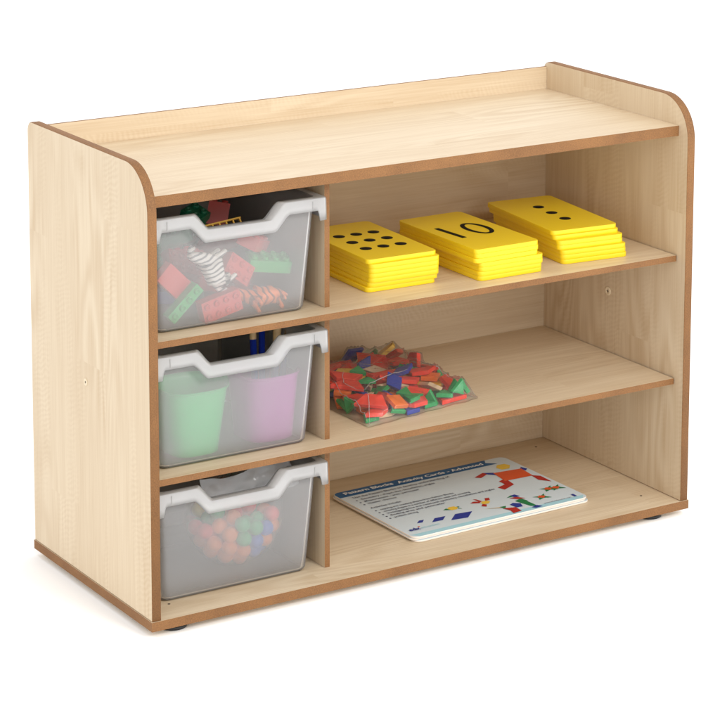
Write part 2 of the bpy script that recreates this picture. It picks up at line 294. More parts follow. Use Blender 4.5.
def board(name, x0, x1, y0, y1, z0, z1, face_axis, wood, bev=0.0007):
    """laminated board: wood on the two big faces, bare MDF on the edges. origin at its own corner"""
    bm = bmesh.new(); add_box(bm, 0, x1-x0, 0, y1-y0, 0, z1-z0)
    bevel_all(bm, bev, 2)
    bmesh.ops.recalc_face_normals(bm, faces=bm.faces)
    for f in bm.faces: f.material_index = 0 if abs(f.normal[face_axis]) > 0.9 else 1
    o = child(name, to_mesh(bm), [M[wood], M['mdf']]); o.location = (x0, y0, z0); return o

def side_panel(x0):
    prof = []                                       # (y, z)
    r1, r2 = 0.066, 0.015
    prof += [(0, 0), (D, 0)]
    for i in range(9):
        a = R(0 + 90*i/8); prof.append((D - r2 + r2*math.cos(a), H - TB - r2 + r2*math.sin(a)))
    for i in range(25):
        a = R(90 + 90*i/24); prof.append((r1 + r1*math.cos(a), H - TB - r1 + r1*math.sin(a)))
    bm = bmesh.new()
    a = [bm.verts.new((0, y, z)) for y, z in prof]; b = [bm.verts.new((TS, y, z)) for y, z in prof]
    bm.faces.new(a); bm.faces.new(b[::-1]); n = len(prof)
    for i in range(n): bm.faces.new((a[i], a[(i+1) % n], b[(i+1) % n], b[i]))
    bm.normal_update()
    bmesh.ops.recalc_face_normals(bm, faces=bm.faces)
    es = [e for e in bm.edges if any(abs(f.normal.x) > 0.9 for f in e.link_faces)]
    bmesh.ops.bevel(bm, geom=es, offset=0.0008, segments=2, affect='EDGES', profile=0.5)
    bmesh.ops.recalc_face_normals(bm, faces=bm.faces)
    for f in bm.faces:
        f.material_index = 0 if abs(f.normal.x) > 0.93 else 1
        f.smooth = f.material_index == 1
    o = child('side_panel', to_mesh(bm), [M['side'], M['mdf']]); o.location = (x0, 0, TB + 0.0002)
    return o
sideL = side_panel(0.0); sideR = side_panel(W - TS)
board('base_panel', -0.0012, W + 0.0012, -0.0015, D + 0.001, 0, TB, 2, 'shelf', 0.0018)
board('top_panel', TS + 0.0002, W - TS - 0.0002, YT, DB - 0.0002, ZT - TT, ZT, 2, 'shelf', 0.0010)
board('back_panel', TS + 0.0002, W - TS - 0.0002, DB, DB + 0.0055, TB + 0.0003, HB, 1, 'back', 0.0005)
for z, y in ((Z1, Y1), (Z2, Y2)):
    board('shelf', TS + 0.0004, W - TS - 0.0017, y, DB - 0.0003, z - TH, z, 2, 'shelf', 0.0008)
for za, zb in ((Z1, ZT - TT), (Z2, Z1 - TH), (TB, Z2 - TH)):
    board('divider', XD, XD2, YD, DB - 0.0004, za + 0.0002, zb - 0.0002, 0, 'side', 0.0006)
for x in (0.047, W - 0.055):
    for y in (0.028, D - 0.04):
        bm = bmesh.new(); add_lathe(bm, [(0, ZF), (0.0185, ZF), (0.020, ZF + 0.001), (0.020, ZF + 0.005), (0.014, ZF + 0.007), (0.010, 0.0), (0, 0.0)], 32)
        o = child('foot', to_mesh(bm), [M['black']]); o.location = (x, y, 0)
def screw(x, y, z, rot, r=0.0052):
    bm = bmesh.new()
    add_lathe(bm, [(r, 0), (r, 0.0008), (r*0.8, 0.0014), (r*0.42, 0.0014), (r*0.35, 0.0006), (0, 0.0006)], 24)
    add_box(bm, -r*0.3, r*0.3, -0.0004, 0.0004, 0.0006, 0.0010, 1); add_box(bm, -0.0004, 0.0004, -r*0.3, r*0.3, 0.0006, 0.00105, 1)
    o = child('screw_cap', to_mesh(bm), [M['cap'], M['dark']]); o.location = (x, y, z); o.rotation_euler = rot
screw(W - TS, 0.198, 0.3106, (0, -PI/2, 0), 0.0075)
screw(0.0, 0.1997, 0.3097, (0, -PI/2, 0), 0.0055)
for x, y in ((0.0517, 0.0485), (0.8986, 0.0532), (0.8966, 0.3382)):
    bm = bmesh.new(); add_lathe(bm, [(0.0021, 0), (0.0016, 0.0003), (0, 0.0003)], 16)
    o = child('screw_head', to_mesh(bm), [M['dark']]); o.location = (x, y, TB + 0.0001)

# ------------------------------------------------------------------ storage trays
def lerp(a, b, t): return a + (b - a)*t
TR_H = 0.1690
def tray(cx, yf, z0, label, Ht=TR_H):
    """yf = front face of the rim"""
    root = empty('storage_tray', (cx, yf, z0 + 0.0004), label, 'tray', 'frosted trays stacked in the shelf unit')
    # perimeter of the rounded rectangle, parameterised so that every ring uses the same stations
    FN, SN, CN = 150, 14, 10
    def ring(hx, y0, y1, r):
        pts = []
        for i in range(FN + 1): pts.append((lerp(-hx + r, hx - r, i/FN), y0))
        for i in range(1, CN): a = R(-90 + 90*i/CN); pts.append((hx - r + r*math.cos(a), y0 + r + r*math.sin(a)))
        for i in range(SN + 1): pts.append((hx, lerp(y0 + r, y1 - r, i/SN)))
        for i in range(1, CN): a = R(90*i/CN); pts.append((hx - r + r*math.cos(a), y1 - r + r*math.sin(a)))
        for i in range(SN + 1): pts.append((lerp(hx - r, -hx + r, i/SN), y1))
        for i in range(1, CN): a = R(90 + 90*i/CN); pts.append((-hx + r + r*math.cos(a), y1 - r + r*math.sin(a)))
        for i in range(SN + 1): pts.append((-hx, lerp(y1 - r, y0 + r, i/SN)))
        for i in range(1, CN): a = R(180 + 90*i/CN); pts.append((-hx + r + r*math.cos(a), y0 + r + r*math.sin(a)))
        return pts
    dep = 0.322
    def sm(t): t = max(0, min(1, t)); return t*t*(3 - 2*t)*0.45 + t*0.55
    def drop(x, y):                      # finger notch of the front edge
        if y > 0.05: return 0.0
        return 0.0228*sm((0.0755 - abs(x + 0.001))/0.0245)
    outer = ring(0.1420, 0.0, dep, 0.006)
    tops = [Ht - drop(x, y) for x, y in outer]
    def body_ring(t):                   # t = height fraction
        return ring(lerp(0.1205, 0.1300, t), lerp(0.0255, 0.0125, t), lerp(dep - 0.028, dep - 0.014, t), lerp(0.013, 0.010, t))
    bm = bmesh.new(); prev = None
    b0 = body_ring(0.0)
    c0 = ring(0.1205 - 0.006, 0.0255 + 0.006, dep - 0.034, 0.008)
    levels = [[bm.verts.new((x, y, 0)) for x, y in c0]]
    bm.faces.new(levels[0][::-1])
    c1 = ring(0.1205 - 0.0018, 0.0255 + 0.0018, dep - 0.0298, 0.012)
    levels.append([bm.verts.new((x, y, 0.0018)) for x, y in c1])
    for k in range(0, 9):
        t = k/8.0; vs = []
        for i in range(len(outer)):
            zz = lerp(0.006, tops[i], t); x, y = body_ring(zz/Ht)[i] if False else (0, 0)
            vs.append((i, zz))
        rr = []
        for i, zz in vs:
            f = zz/Ht; key = round(f, 3)
            rr.append((i, zz, key))
        cache = {}
        lv = []
        for i, zz, key in rr:
            if key not in cache: cache[key] = body_ring(key)
            x, y = cache[key][i]; lv.append(bm.verts.new((x, y, zz)))
        levels.append(lv)
    N = len(outer)
    for A, B in zip(levels[:-1], levels[1:]):
        for i in range(N): bm.faces.new((A[i], A[(i+1) % N], B[(i+1) % N], B[i]))
    me = to_mesh(bm); body = link('body', me, [M['tray']], root, smooth=True)
    s = body.modifiers.new('thick', 'SOLIDIFY'); s.thickness = 0.0020; s.offset = -1
    # rim: flange outwards, then a skirt that hangs lower along the sides and at the corners
    bm = bmesh.new(); L = []
    inner = body_ring(1.0)
    def skirt(x, y):
        k = sm((abs(x) - 0.1265)/0.0012)
        return 0.0175 + 0.0150*k
    def taper(x, y): return 1.0
    prof = [(0.0, -0.0035), (0.0, 0.0), (0.12, 0.0009), (0.80, 0.0009), (0.93, 0.0003), (1.0, -0.0022)]
    for f, dz in prof:
        L.append([bm.verts.new((lerp(inner[i][0], outer[i][0], f), lerp(inner[i][1], outer[i][1], f), tops[i] + dz)) for i in range(N)])
    for q in (0.5, 1.0):
        lv = []
        for i in range(N):
            x, y = outer[i]; s_ = skirt(x, y)
            # the lower edge follows the notch a little inside it, so the band keeps its width on the slopes
            dd = 0.0228*sm((0.0795 - abs(x + 0.001))/0.0235) if y < 0.05 else 0.0
            low = Ht - dd - s_
            lv.append(bm.verts.new((x*(1 + 0.004*q) , y - 0.0008*q if y < 0.01 else y, lerp(tops[i] - 0.0022, low, q))))
        L.append(lv)
    for A, B in zip(L[:-1], L[1:]):
        for i in range(N): bm.faces.new((A[i], A[(i+1) % N], B[(i+1) % N], B[i]))
    rim = link('rim', to_mesh(bm), [M['rim']], root, smooth=True)
    s = rim.modifiers.new('thick', 'SOLIDIFY'); s.thickness = 0.0016; s.offset = -1
    # small moulded ribs beside the finger notch
    for x in (-0.117, 0.117):
        bm = bmesh.new(); add_box(bm, x - 0.0004, x + 0.0004, -0.0016, 0.0002, Ht - 0.0150, Ht - 0.003); link('rib', to_mesh(bm), [M['rim']], root)
    return root
tray(0.1622, 0.0300, Z1, 'frosted clear tray holding toy bricks and a striped zebra, on the upper shelf')
tray(0.1648, 0.0300, Z2, 'frosted clear tray holding a green cup and a purple cup, in the middle', 0.1715)
tray(0.1648, 0.0300, TB, 'frosted clear tray holding a bag of coloured balls, on the base board')

# ------------------------------------------------------------------ yellow number cards
def card_mesh(w, l):
    bm = bmesh.new(); add_prism(bm, rounded_rect(w, l, 0.0085, 7), 0, 0.00697)
    bmesh.ops.recalc_face_normals(bm, faces=bm.faces)
    bevel_all(bm, 0.0004, 2, 1.0)
    for f in bm.faces: f.smooth = abs(f.normal.z) < 0.95
    return to_mesh(bm)
def spots(pts, r=0.0093):
    bm = bmesh.new(); add_lathe(bm, [(r, 0), (r*0.985, 0.00022), (0, 0.00022)], 40); me = to_mesh(bm)
    return [(me, x, y) for x, y in pts]
def ten():
    bm = bmesh.new()
    # the stroke of the one
    pts = rounded_rect(0.0088, 0.071, 0.0008, 3)
    a = R(4.5); c, s = math.cos(a), math.sin(a)
    add_prism(bm, [(x*c - y*s - 0.0335, x*s + y*c - 0.002) for x, y in pts], 0, 0.00022)
    one = to_mesh(bm); bm = bmesh.new()
    n = 64; cx, cy, ax, ay = 0.0185, 0.0015, 0.0205, 0.0365
    o = [bm.verts.new((cx + ax*math.cos(2*PI*k/n), cy + ay*math.sin(2*PI*k/n), 0.00022)) for k in range(n)]
    i = [bm.verts.new((cx + (ax-0.0082)*math.cos(2*PI*k/n), cy + (ay-0.0072)*math.sin(2*PI*k/n), 0.00022)) for k in range(n)]
    for k in range(n): bm.faces.new((o[k], o[(k+1) % n], i[(k+1) % n], i[k]))
    return [(one, 0, 0), (to_mesh(bm), 0, 0)]
def stack(cx, cy, rot, w, l, offs, deco, top_label, word, grp, deco_name):
    me = card_mesh(w, l); n = len(offs)
    ordn = ['topmost', 'second', 'third', 'fourth', 'fifth', 'sixth', 'bottom']
    for k, (dx, dy, dr) in enumerate(offs):       # k = 0 is the top card
        z = Z1 + 0.0003 + (n - 1 - k)*0.0070
        if k == 0: lab = top_label
        elif k == n - 1: lab = 'plain yellow card lying on the shelf at the bottom of %s' % word
        else: lab = 'plain yellow card, %s from the top of %s' % (ordn[k], word)
        o = link('number_card', me, [M['yellow']], None, (cx + dx, cy + dy, z), (0, 0, rot + dr))
        tag(o, lab, 'card', grp)
        if k == 0:
            for dm, x, y in deco: link(deco_name, dm, [M['ink']], o, (x, y, 0.00699))
stack(0.4728, 0.1930, -0.040, 0.1210, 0.2130,
      [(0, 0, 0), (0.0036, -0.0045, -0.006), (0.0034, -0.0047, -0.005), (0.0022, -0.0050, 0.002), (0.0021, -0.0048, 0.003), (0.0006, -0.0032, 0.006), (-0.0035, -0.0020, 0.010)],
      spots([(i*0.0303 + 0.002, j*0.0417 - 0.003) for i in (-1, 0, 1) for j in (-1, 0, 1)]),
      'yellow card printed with nine black dots, on top of its stack beside the divider', 'the nine dot stack', 'yellow cards in the nine dot stack', 'dot')
stack(0.6370, 0.1640, 0.0, 0.1170, 0.2200,
      [(0, 0, 0), (0.0004, -0.0006, 0.002), (-0.0012, -0.0015, -0.003), (0.0078, -0.0030, -0.010), (0.0080, -0.0031, -0.009), (0.0060, -0.0025, -0.004), (0.0058, -0.0022, -0.003)],
      ten(), 'yellow card printed with the number 10, on top of the middle stack', 'the number ten stack', 'yellow cards in the number ten stack', 'number')
stack(0.8127, 0.1885, -0.104, 0.1180, 0.2150,
      [(0, 0, 0), (0.0010, -0.0035, 0.004), (0.0032, -0.0120, 0.004), (0.0033, -0.0124, 0.005), (0.0048, -0.0178, 0.012), (0.0049, -0.0183, 0.013), (0.0048, -0.0200, 0.014)],
      spots([(0.0015, -0.0425), (0.0015, 0), (0.0015, 0.0425)]),
      'yellow card printed with three black dots, on top of its stack', 'the three dot stack', 'yellow cards in the three dot stack', 'dot')

# ------------------------------------------------------------------ pattern blocks and their bag
s_ = 0.0262; h_ = s_*math.sqrt(3)/2
def cen(p):
    cx = sum(a for a, b in p)/len(p); cy = sum(b for a, b in p)/len(p); return [(a-cx, b-cy) for a, b in p]
SH = {'tri': cen([(0, 0), (s_, 0), (s_/2, h_)]), 'trap': cen([(0, 0), (2*s_, 0), (1.5*s_, h_), (.5*s_, h_)]),
      'blue': cen([(0, 0), (s_, 0), (1.5*s_, h_), (.5*s_, h_)]),
      'tan': cen([(0, 0), (s_, 0), (s_ + s_*math.cos(PI/6), s_/2), (s_*math.cos(PI/6), s_/2)]),
      'hex': [(s_*math.cos(k*PI/3), s_*math.sin(k*PI/3)) for k in range(6)], 'sq': cen([(0, 0), (s_, 0), (s_, s_), (0, s_)])}
BM = {'tri': plastic('painted_green', (0.012, 0.34, 0.09), 0.42, 0.10), 'trap': plastic('painted_red', (0.84, 0.042, 0.014), 0.42, 0.08),
      'blue': plastic('painted_blue', (0.018, 0.045, 0.36), 0.42, 0.10), 'tan': plastic('bare_wood', (0.74, 0.52, 0.32), 0.6, 0.08),
      'hex': plastic('painted_yellow', (0.86, 0.52, 0.03), 0.42, 0.06), 'sq': plastic('painted_orange', (0.85, 0.17, 0.015), 0.42, 0.08)}
BL = {'tri': 'small green triangle pattern block in the clear bag', 'trap': 'red trapezoid pattern block in the clear bag',
      'blue': 'blue diamond pattern block in the clear bag', 'tan': 'thin unpainted wooden diamond block in the clear bag',
      'hex': 'yellow hexagon pattern block in the clear bag', 'sq': 'orange square pattern block in the clear bag'}
BG = {'tri': 'green triangles in the bag', 'trap': 'red trapezoids in the bag', 'blue': 'blue diamonds in the bag',
      'tan': 'wooden diamonds in the bag', 'hex': 'yellow hexagons in the bag', 'sq': 'orange squares in the bag'}
BME = {}
for k, poly in SH.items():
    bm = bmesh.new(); add_prism(bm, poly, -0.0033, 0.0033); bmesh.ops.recalc_face_normals(bm, faces=bm.faces); bevel_all(bm, 0.0005, 1)
    BME[k] = to_mesh(bm, 'block_' + k)
samples = []
for k, x, y, z, a, b, c in SIM['blocks']:
    o = link('pattern_block', BME[k], [BM[k]], None, (x, y, z), (a, b, c)); tag(o, BL[k], 'block', BG[k])
    Mx = Matrix.Translation((x, y, z)) @ Euler((a, b, c)).to_matrix().to_4x4()
    P = SH[k]; n = len(P)
    for i in range(n):
        for t in (0, .25, .5, .75):
            px, py = lerp(P[i][0], P[(i+1) % n][0], t), lerp(P[i][1], P[(i+1) % n][1], t)
            for q in (1.0, 0.5, 0.0):
                for zz in (-0.0033, 0.0033): samples.append(Mx @ Vector((px*q, py*q, zz)))
# the bag: a taut sheet over the heap, sealed to a flat one below it
NB = 96
qF, qR, qBR, qBL = (0.394, 0.064), (0.6130, 0.097), (0.606, 0.340), (0.388, 0.338)
gx = np.zeros((NB+1, NB+1)); gy = np.zeros_like(gx)
for j in range(NB+1):
    for i in range(NB+1):
        u, v = i/NB, j/NB
        gx[j, i] = (1-u)*(1-v)*qF[0] + u*(1-v)*qR[0] + u*v*qBR[0] + (1-u)*v*qBL[0]
        gy[j, i] = (1-u)*(1-v)*qF[1] + u*(1-v)*qR[1] + u*v*qBR[1] + (1-u)*v*qBL[1]
obs = np.zeros_like(gx)
for p in samples:
    d2 = (gx - p.x)**2 + (gy - p.y)**2
    m = d2 < 0.0035**2
    obs[m] = np.maximum(obs[m], p.z - Z2 + 0.0012)
hh = obs.copy(); edge = np.zeros_like(hh, bool)
edge[0, :] = edge[-1, :] = edge[:, 0] = edge[:, -1] = True
for it in range(500):
    a = hh.copy()
    a[1:-1, 1:-1] = 0.25*(hh[2:, 1:-1] + hh[:-2, 1:-1] + hh[1:-1, 2:] + hh[1:-1, :-2])
    hh = np.maximum(a, obs); hh[edge] = 0.0035
for j in range(NB+1):
    for i in range(NB+1):
        if not edge[j, i]:
            p = Vector((gx[j, i]*34, gy[j, i]*34, 3.0))
            w = abs(mnoise.noise(p)) + 0.5*abs(mnoise.noise(p*2.1)); w = max(0.0, 0.20 - w)
            p2 = Vector(((gx[j, i] + gy[j, i])*60, (gx[j, i] - gy[j, i])*14, 9.0))
            hh[j, i] += w*0.016 + 0.0012*max(0, mnoise.noise(p2))
bm = bmesh.new()
up = [[bm.verts.new((gx[j, i] + 0.0012*mnoise.noise(Vector((gx[j, i]*90, gy[j, i]*90, 1))), gy[j, i] + (0.003*mnoise.noise(Vector((gx[j, i]*40, 5, 2))) if j in (0, NB) else 0), Z2 + hh[j, i])) for i in range(NB+1)] for j in range(NB+1)]
for j in range(NB):
    for i in range(NB): bm.faces.new((up[j][i], up[j][i+1], up[j+1][i+1], up[j+1][i]))
low = {}
loop = [(0, i) for i in range(NB)] + [(j, NB) for j in range(NB)] + [(NB, i) for i in range(NB, 0, -1)] + [(j, 0) for j in range(NB, 0, -1)]
for (j, i) in loop: low[(j, i)] = bm.verts.new((up[j][i].co.x, up[j][i].co.y, Z2 + 0.0006))
n = len(loop)
for k in range(n):
    a, b = loop[k], loop[(k+1) % n]; bm.faces.new((up[a[0]][a[1]], up[b[0]][b[1]], low[b], low[a]))
f = bm.faces.new([low[a] for a in loop][::-1]); f.material_index = 1
bag = link('plastic_bag', to_mesh(bm), [M['film'], M['film_flat']], smooth=True)
tag(bag, 'clear plastic bag spread flat over the heap of coloured wooden pattern blocks', 'bag')

M['crease'] = film('film_crease', 0.22, 0.2, 60.0, 0.15)
def hat(x, y):
    d = (gx - x)**2 + (gy - y)**2; j, i = np.unravel_index(np.argmin(d), d.shape); return Z2 + hh[j, i]
for pts in (((0.398, 0.066), (0.408, 0.083), (0.420, 0.105), (0.424, 0.125)), ((0.397, 0.066), (0.402, 0.100), (0.402, 0.150), (0.410, 0.210)),
            ((0.424, 0.125), (0.450, 0.150), (0.490, 0.160), (0.540, 0.175)), ((0.609, 0.100), (0.590, 0.130), (0.585, 0.180), (0.575, 0.230)), ((0.425, 0.125), (0.415, 0.170), (0.440, 0.210))):
    P_ = []
    for a, b in zip(pts[:-1], pts[1:]):
        for t in np.linspace(0, 1, 9)[:-1]:
            x, y = lerp(a[0], b[0], t), lerp(a[1], b[1], t)
            x += 0.002*mnoise.noise(Vector((x*60, y*60, 4)))
            P_.append(Vector((x, y, hat(x, y) + 0.0004)))
    bm = bmesh.new(); A = None
    for k, q in enumerate(P_):
        wd = 0.0007*math.sin(PI*(k + 0.5)/len(P_)) + 0.0002
        ring_ = [bm.verts.new((q.x + wd*math.cos(c), q.y + wd*math.sin(c)*0.6, q.z + wd*0.8*math.sin(c))) for c in (0, PI/2, PI, 1.5*PI)]
        if A: 
            for c in range(4): bm.faces.new((A[c], A[(c+1) % 4], ring_[(c+1) % 4], ring_[c]))
        A = ring_
    c_ = link('crease', to_mesh(bm), [M['crease']], bag, smooth=True)

# ------------------------------------------------------------------ activity cards (printed pack)
CW, CL, CT = 0.3340, 0.2330, 0.0027
def pap(name, c, rough=0.45): return plastic(name, c, rough, 0.01, spec=0.22, nscale=6.0)
M['paper'] = pap('white_card', (0.58, 0.65, 0.68)); M['edge'] = pap('card_edge', (0.82, 0.74, 0.66), 0.5)
PR = {'navy': pap('print_navy', (0.010, 0.095, 0.24)), 'text': pap('print_text', (0.055, 0.065, 0.11)), 'white': pap('print_white', (0.78, 0.80, 0.80)),
      'red': pap('print_red', (0.40, 0.022, 0.016)), 'orange': pap('print_orange', (0.62, 0.085, 0.022)), 'blue': pap('print_blue', (0.018, 0.035, 0.24)),
      'yellow': pap('print_yellow', (0.76, 0.50, 0.06)), 'green': pap('print_green', (0.012, 0.17, 0.055)), 'tan': pap('print_tan', (0.55, 0.40, 0.22)),
      'cyan': pap('print_cyan', (0.36, 0.60, 0.66))}
def acard(dx, dy, dr, k, label):
    bm = bmesh.new(); add_prism(bm, rounded_rect(CW, CL, 0.012, 8), 0, CT)
    bmesh.ops.recalc_face_normals(bm, faces=bm.faces); bevel_all(bm, 0.0005, 2, 1.0)
    for f in bm.faces: f.material_index = 0 if abs(f.normal.z) > 0.9 else 1
    o = link('activity_card', to_mesh(bm), [M['paper'], M['edge']], None, (0.6417 + dx, 0.1860 + dy, TB + 0.0004 + k*(CT + 0.0003)), (0, 0, 0.0227 + dr))
    tag(o, label, 'card', 'printed activity cards on the base board'); return o
acard(0.0025, -0.0010, 0.004, 0, 'white card at the bottom of the printed pack, lying on the base board')
acard(-0.0012, 0.0012, -0.003, 1, 'white card in the middle of the printed pack, between two others')
ac = acard(0, 0, 0, 2, 'white activity card with a navy banner, text and geometric pictures, topmost of its pack')
ZC = [0.0]
def flat(name, polys, col, z=0.00012, label=None):
    ZC[0] += 0.000012; z += ZC[0]
    bm = bmesh.new()
    for p in polys:
        f = bm.faces.new([bm.verts.new((x, y, 0)) for x, y in p])
    bmesh.ops.recalc_face_normals(bm, faces=bm.faces)
    bmesh.ops.triangulate(bm, faces=bm.faces)
    me = to_mesh(bm)
    return link(name, me, [PR[col]], ac, (0, 0, CT + z))
def words_(items, name, col, z=0.0011, bold=0.0):
    """items: (text, x0, x1 or None, baseline y, size) -> one flat mesh"""
    bm = bmesh.new()
    for text, x0, x1, y, size in items:
        cu = bpy.data.curves.new('t', 'FONT'); cu.body = text; cu.size = size; cu.offset = bold; cu.resolution_u = 2
        to = bpy.data.objects.new('t', cu); COL.objects.link(to)
        dg = bpy.context.evaluated_depsgraph_get(); me = bpy.data.meshes.new_from_object(to.evaluated_get(dg))
        xs = [v.co.x for v in me.vertices]; w = max(xs) - min(xs); x_ = min(xs)
        k = 1.0 if x1 is None else (x1 - x0)/w
        for v in me.vertices: v.co = (x0 + (v.co.x - x_)*k, y + v.co.y, 0)
        bm.from_mesh(me); bpy.data.objects.remove(to); bpy.data.meshes.remove(me); bpy.data.curves.remove(cu)
    me = bpy.data.meshes.new(name); bm.to_mesh(me); bm.free()
    return link(name, me, [PR[col]], ac, (0, 0, CT + z))
hw, hl = CW/2, CL/2
banner = [(-hw + 0.0008, 0.0915), (-hw + 0.0008, hl - 0.012)] + [(-hw + 0.012 - 0.0112*math.cos(R(a)), hl - 0.012 + 0.0112*math.sin(R(a))) for a in (15, 30, 45, 60, 75, 90)] + [(0.1300, hl - 0.0008), (0.1235, 0.104), (0.1390, 0.0915)]
flat('banner', [banner], 'navy')
flat('foot_strip', [[(-hw + 0.012, -hl + 0.001), (hw - 0.012, -hl + 0.001), (hw - 0.003, -hl + 0.012), (-hw + 0.003, -hl + 0.012)]], 'cyan')
words_([('Pattern Blocks', -0.152, -0.060, 0.0985, 0.0135), ('Activity Cards - Advanced', -0.052, 0.1150, 0.0970, 0.0135)], 'title', 'white', bold=0.0004)
T = []
T.append(('Use the Pattern Blocks to develop understanding of:', -0.150, 0.035, 0.0775, 0.0085))
for y, x1, t in ((0.0655, -0.003, 'Geometry - shape, size, tessellation, angles'), (0.0545, -0.040, 'Measurement - area, perimeter'), (0.0435, -0.091, 'Number - fractions')):
    T.append((t, -0.143, x1, y, 0.0078))
T.append(('Activities include:', -0.152, -0.095, 0.0235, 0.0085))
for y, x1, t in ((0.0105, -0.0045, 'copying and creating shapes from Pattern Blocks'), (0.0005, 0.020, 'covering shapes in a number of different ways and counting'),
                 (-0.0095, 0.0610, 'investigating line and rotational symmetry, tessellation and angles'), (-0.0195, -0.041, 'finding area and perimeter'), (-0.0295, -0.0995, 'problem solving')):
    T.append((t, -0.143, x1, y, 0.0078))
words_(T, 'lettering', 'text', bold=0.00012)
def dsk(x, y, r, n=10): return [(x + r*math.cos(2*PI*k/n), y + r*math.sin(2*PI*k/n)) for k in range(n)]
for y in (0.0655, 0.0545, 0.0435, 0.0105, 0.0005, -0.0095, -0.0195, -0.0295): flat('bullet', [dsk(-0.1505, y + 0.0027, 0.0019)], 'text')
words_([('edx', -0.157, -0.137, -0.0925, 0.0135)], 'logo', 'blue', bold=0.0004)
words_([('education', -0.135, -0.1020, -0.0915, 0.0095)], 'logo', 'cyan', bold=0.0001)
flat('logo_dot', [dsk(-0.1345, -0.0815, 0.0020)], 'orange')
words_([('1', 0.1470, 0.1515, -0.1050, 0.0150)], 'page_number', 'blue', bold=0.0002)
words_([('www.edxeducation.com', 0.0870, 0.1400, -0.1060, 0.0055)], 'small_print', 'text')
def shape(col, *polys, z=0.00012):
    for q in polys: flat('printed_shape', [q], col, z)
shape('blue', [(-0.1285, -0.0675), (-0.1195, -0.0595), (-0.1105, -0.0600), (-0.1190, -0.0690)], [(-0.1065, -0.0765), (-0.0935, -0.0640), (-0.0735, -0.0650), (-0.0870, -0.0775)],
      [(-0.0770, -0.0850), (-0.0560, -0.0660), (-0.0265, -0.0700), (-0.0480, -0.0895)])
shape('yellow', [(-0.0540, -0.0410), (-0.0470, -0.0355), (-0.0385, -0.0365), (-0.0350, -0.0430), (-0.0410, -0.0500), (-0.0505, -0.0495)])
shape('green', [(-0.0620, -0.0420), (-0.0540, -0.0380), (-0.0510, -0.0480)], [(-0.0360, -0.0400), (-0.0300, -0.0415), (-0.0350, -0.0440)], [(-0.0385, -0.0475), (-0.0355, -0.0440), (-0.0330, -0.0530)])
shape('red', [(-0.0095, -0.0405), (-0.0010, -0.0360), (0.0110, -0.0420), (0.0040, -0.0470)], [(0.0050, -0.0270), (0.0095, -0.0300), (0.0130, -0.0430), (0.0075, -0.0420)],
      [(0.0235, -0.0330), (0.0310, -0.0345), (0.0260, -0.0440), (0.0180, -0.0430)], [(-0.0020, -0.0600), (0.0040, -0.0660), (0.0100, -0.0580), (0.0055, -0.0530)])
shape('yellow', [(0.0050, -0.0480), (0.0120, -0.0430), (0.0200, -0.0440), (0.0225, -0.0500), (0.0150, -0.0560), (0.0070, -0.0550)], z=0.0002)
# the large standing figure made of blocks
shape('yellow', [(0.1235, 0.0740), (0.1330, 0.0850), (0.1465, 0.0835), (0.1510, 0.0735), (0.1410, 0.0610), (0.1270, 0.0625)])
shape('orange', [(0.1045, 0.0560), (0.1560, 0.0500), (0.1520, 0.0120), (0.0985, 0.0150)], z=0.0002)
shape('red', [(0.0668, 0.0552), (0.0905, 0.0665), (0.0970, 0.0590), (0.0745, 0.0475)], [(0.1500, 0.0150), (0.1610, 0.0040), (0.1600, -0.0270), (0.1470, -0.0100)],
      [(0.0891, 0.0189), (0.1059, 0.0250), (0.1010, -0.0060), (0.0740, -0.0180), (0.0701, -0.0042), (0.0890, 0.0025)])
shape('blue', [(0.0915, 0.0660), (0.1070, 0.0570), (0.1030, 0.0460), (0.0935, 0.0560)], [(0.1540, 0.0500), (0.1600, 0.0560), (0.1640, 0.0440), (0.1570, 0.0380)])
# two small stars
for cx, cy, n in ((0.1030, -0.0765, 1), (0.1340, -0.0520, 1), (0.1480, -0.0540, 1)):
    shape('green', [(cx - 0.014, cy + 0.006), (cx + 0.001, cy + 0.004), (cx + 0.012, cy + 0.010), (cx + 0.006, cy), (cx + 0.013, cy - 0.011), (cx, cy - 0.006), (cx - 0.011, cy - 0.010), (cx - 0.006, cy)])
    shape('orange', [(cx - 0.008, cy), (cx, cy + 0.0065), (cx + 0.008, cy), (cx, cy - 0.0065)], z=0.0002)
# the small running figure
shape('green', [(0.0530, -0.0514), (0.0660, -0.0450), (0.0690, -0.0520)], [(0.0560, -0.0700), (0.0700, -0.0650), (0.0740, -0.0790), (0.0600, -0.0860)], [(0.0600, -0.0860), (0.0720, -0.0800), (0.0730, -0.1060), (0.0640, -0.1010)], [(0.0190, -0.0790), (0.0310, -0.0800), (0.0230, -0.0900)])
shape('blue', [(0.0640, -0.0460), (0.0730, -0.0450), (0.0760, -0.0560), (0.0660, -0.0560)], [(0.0395, -0.0790), (0.0480, -0.0750), (0.0570, -0.0830), (0.0520, -0.0960), (0.0410, -0.0950)], [(0.0610, -0.1070), (0.0740, -0.1030), (0.0790, -0.1120), (0.0660, -0.1130)])
shape('red', [(0.0560, -0.0545), (0.0690, -0.0560), (0.0780, -0.0680), (0.0640, -0.0650)], [(0.0200, -0.0870), (0.0400, -0.0930), (0.0390, -0.1110), (0.0216, -0.1130), (0.0250, -0.1000)])
shape('tan', [(-0.0056, -0.0735), (0.0190, -0.0800), (0.0205, -0.0846)])

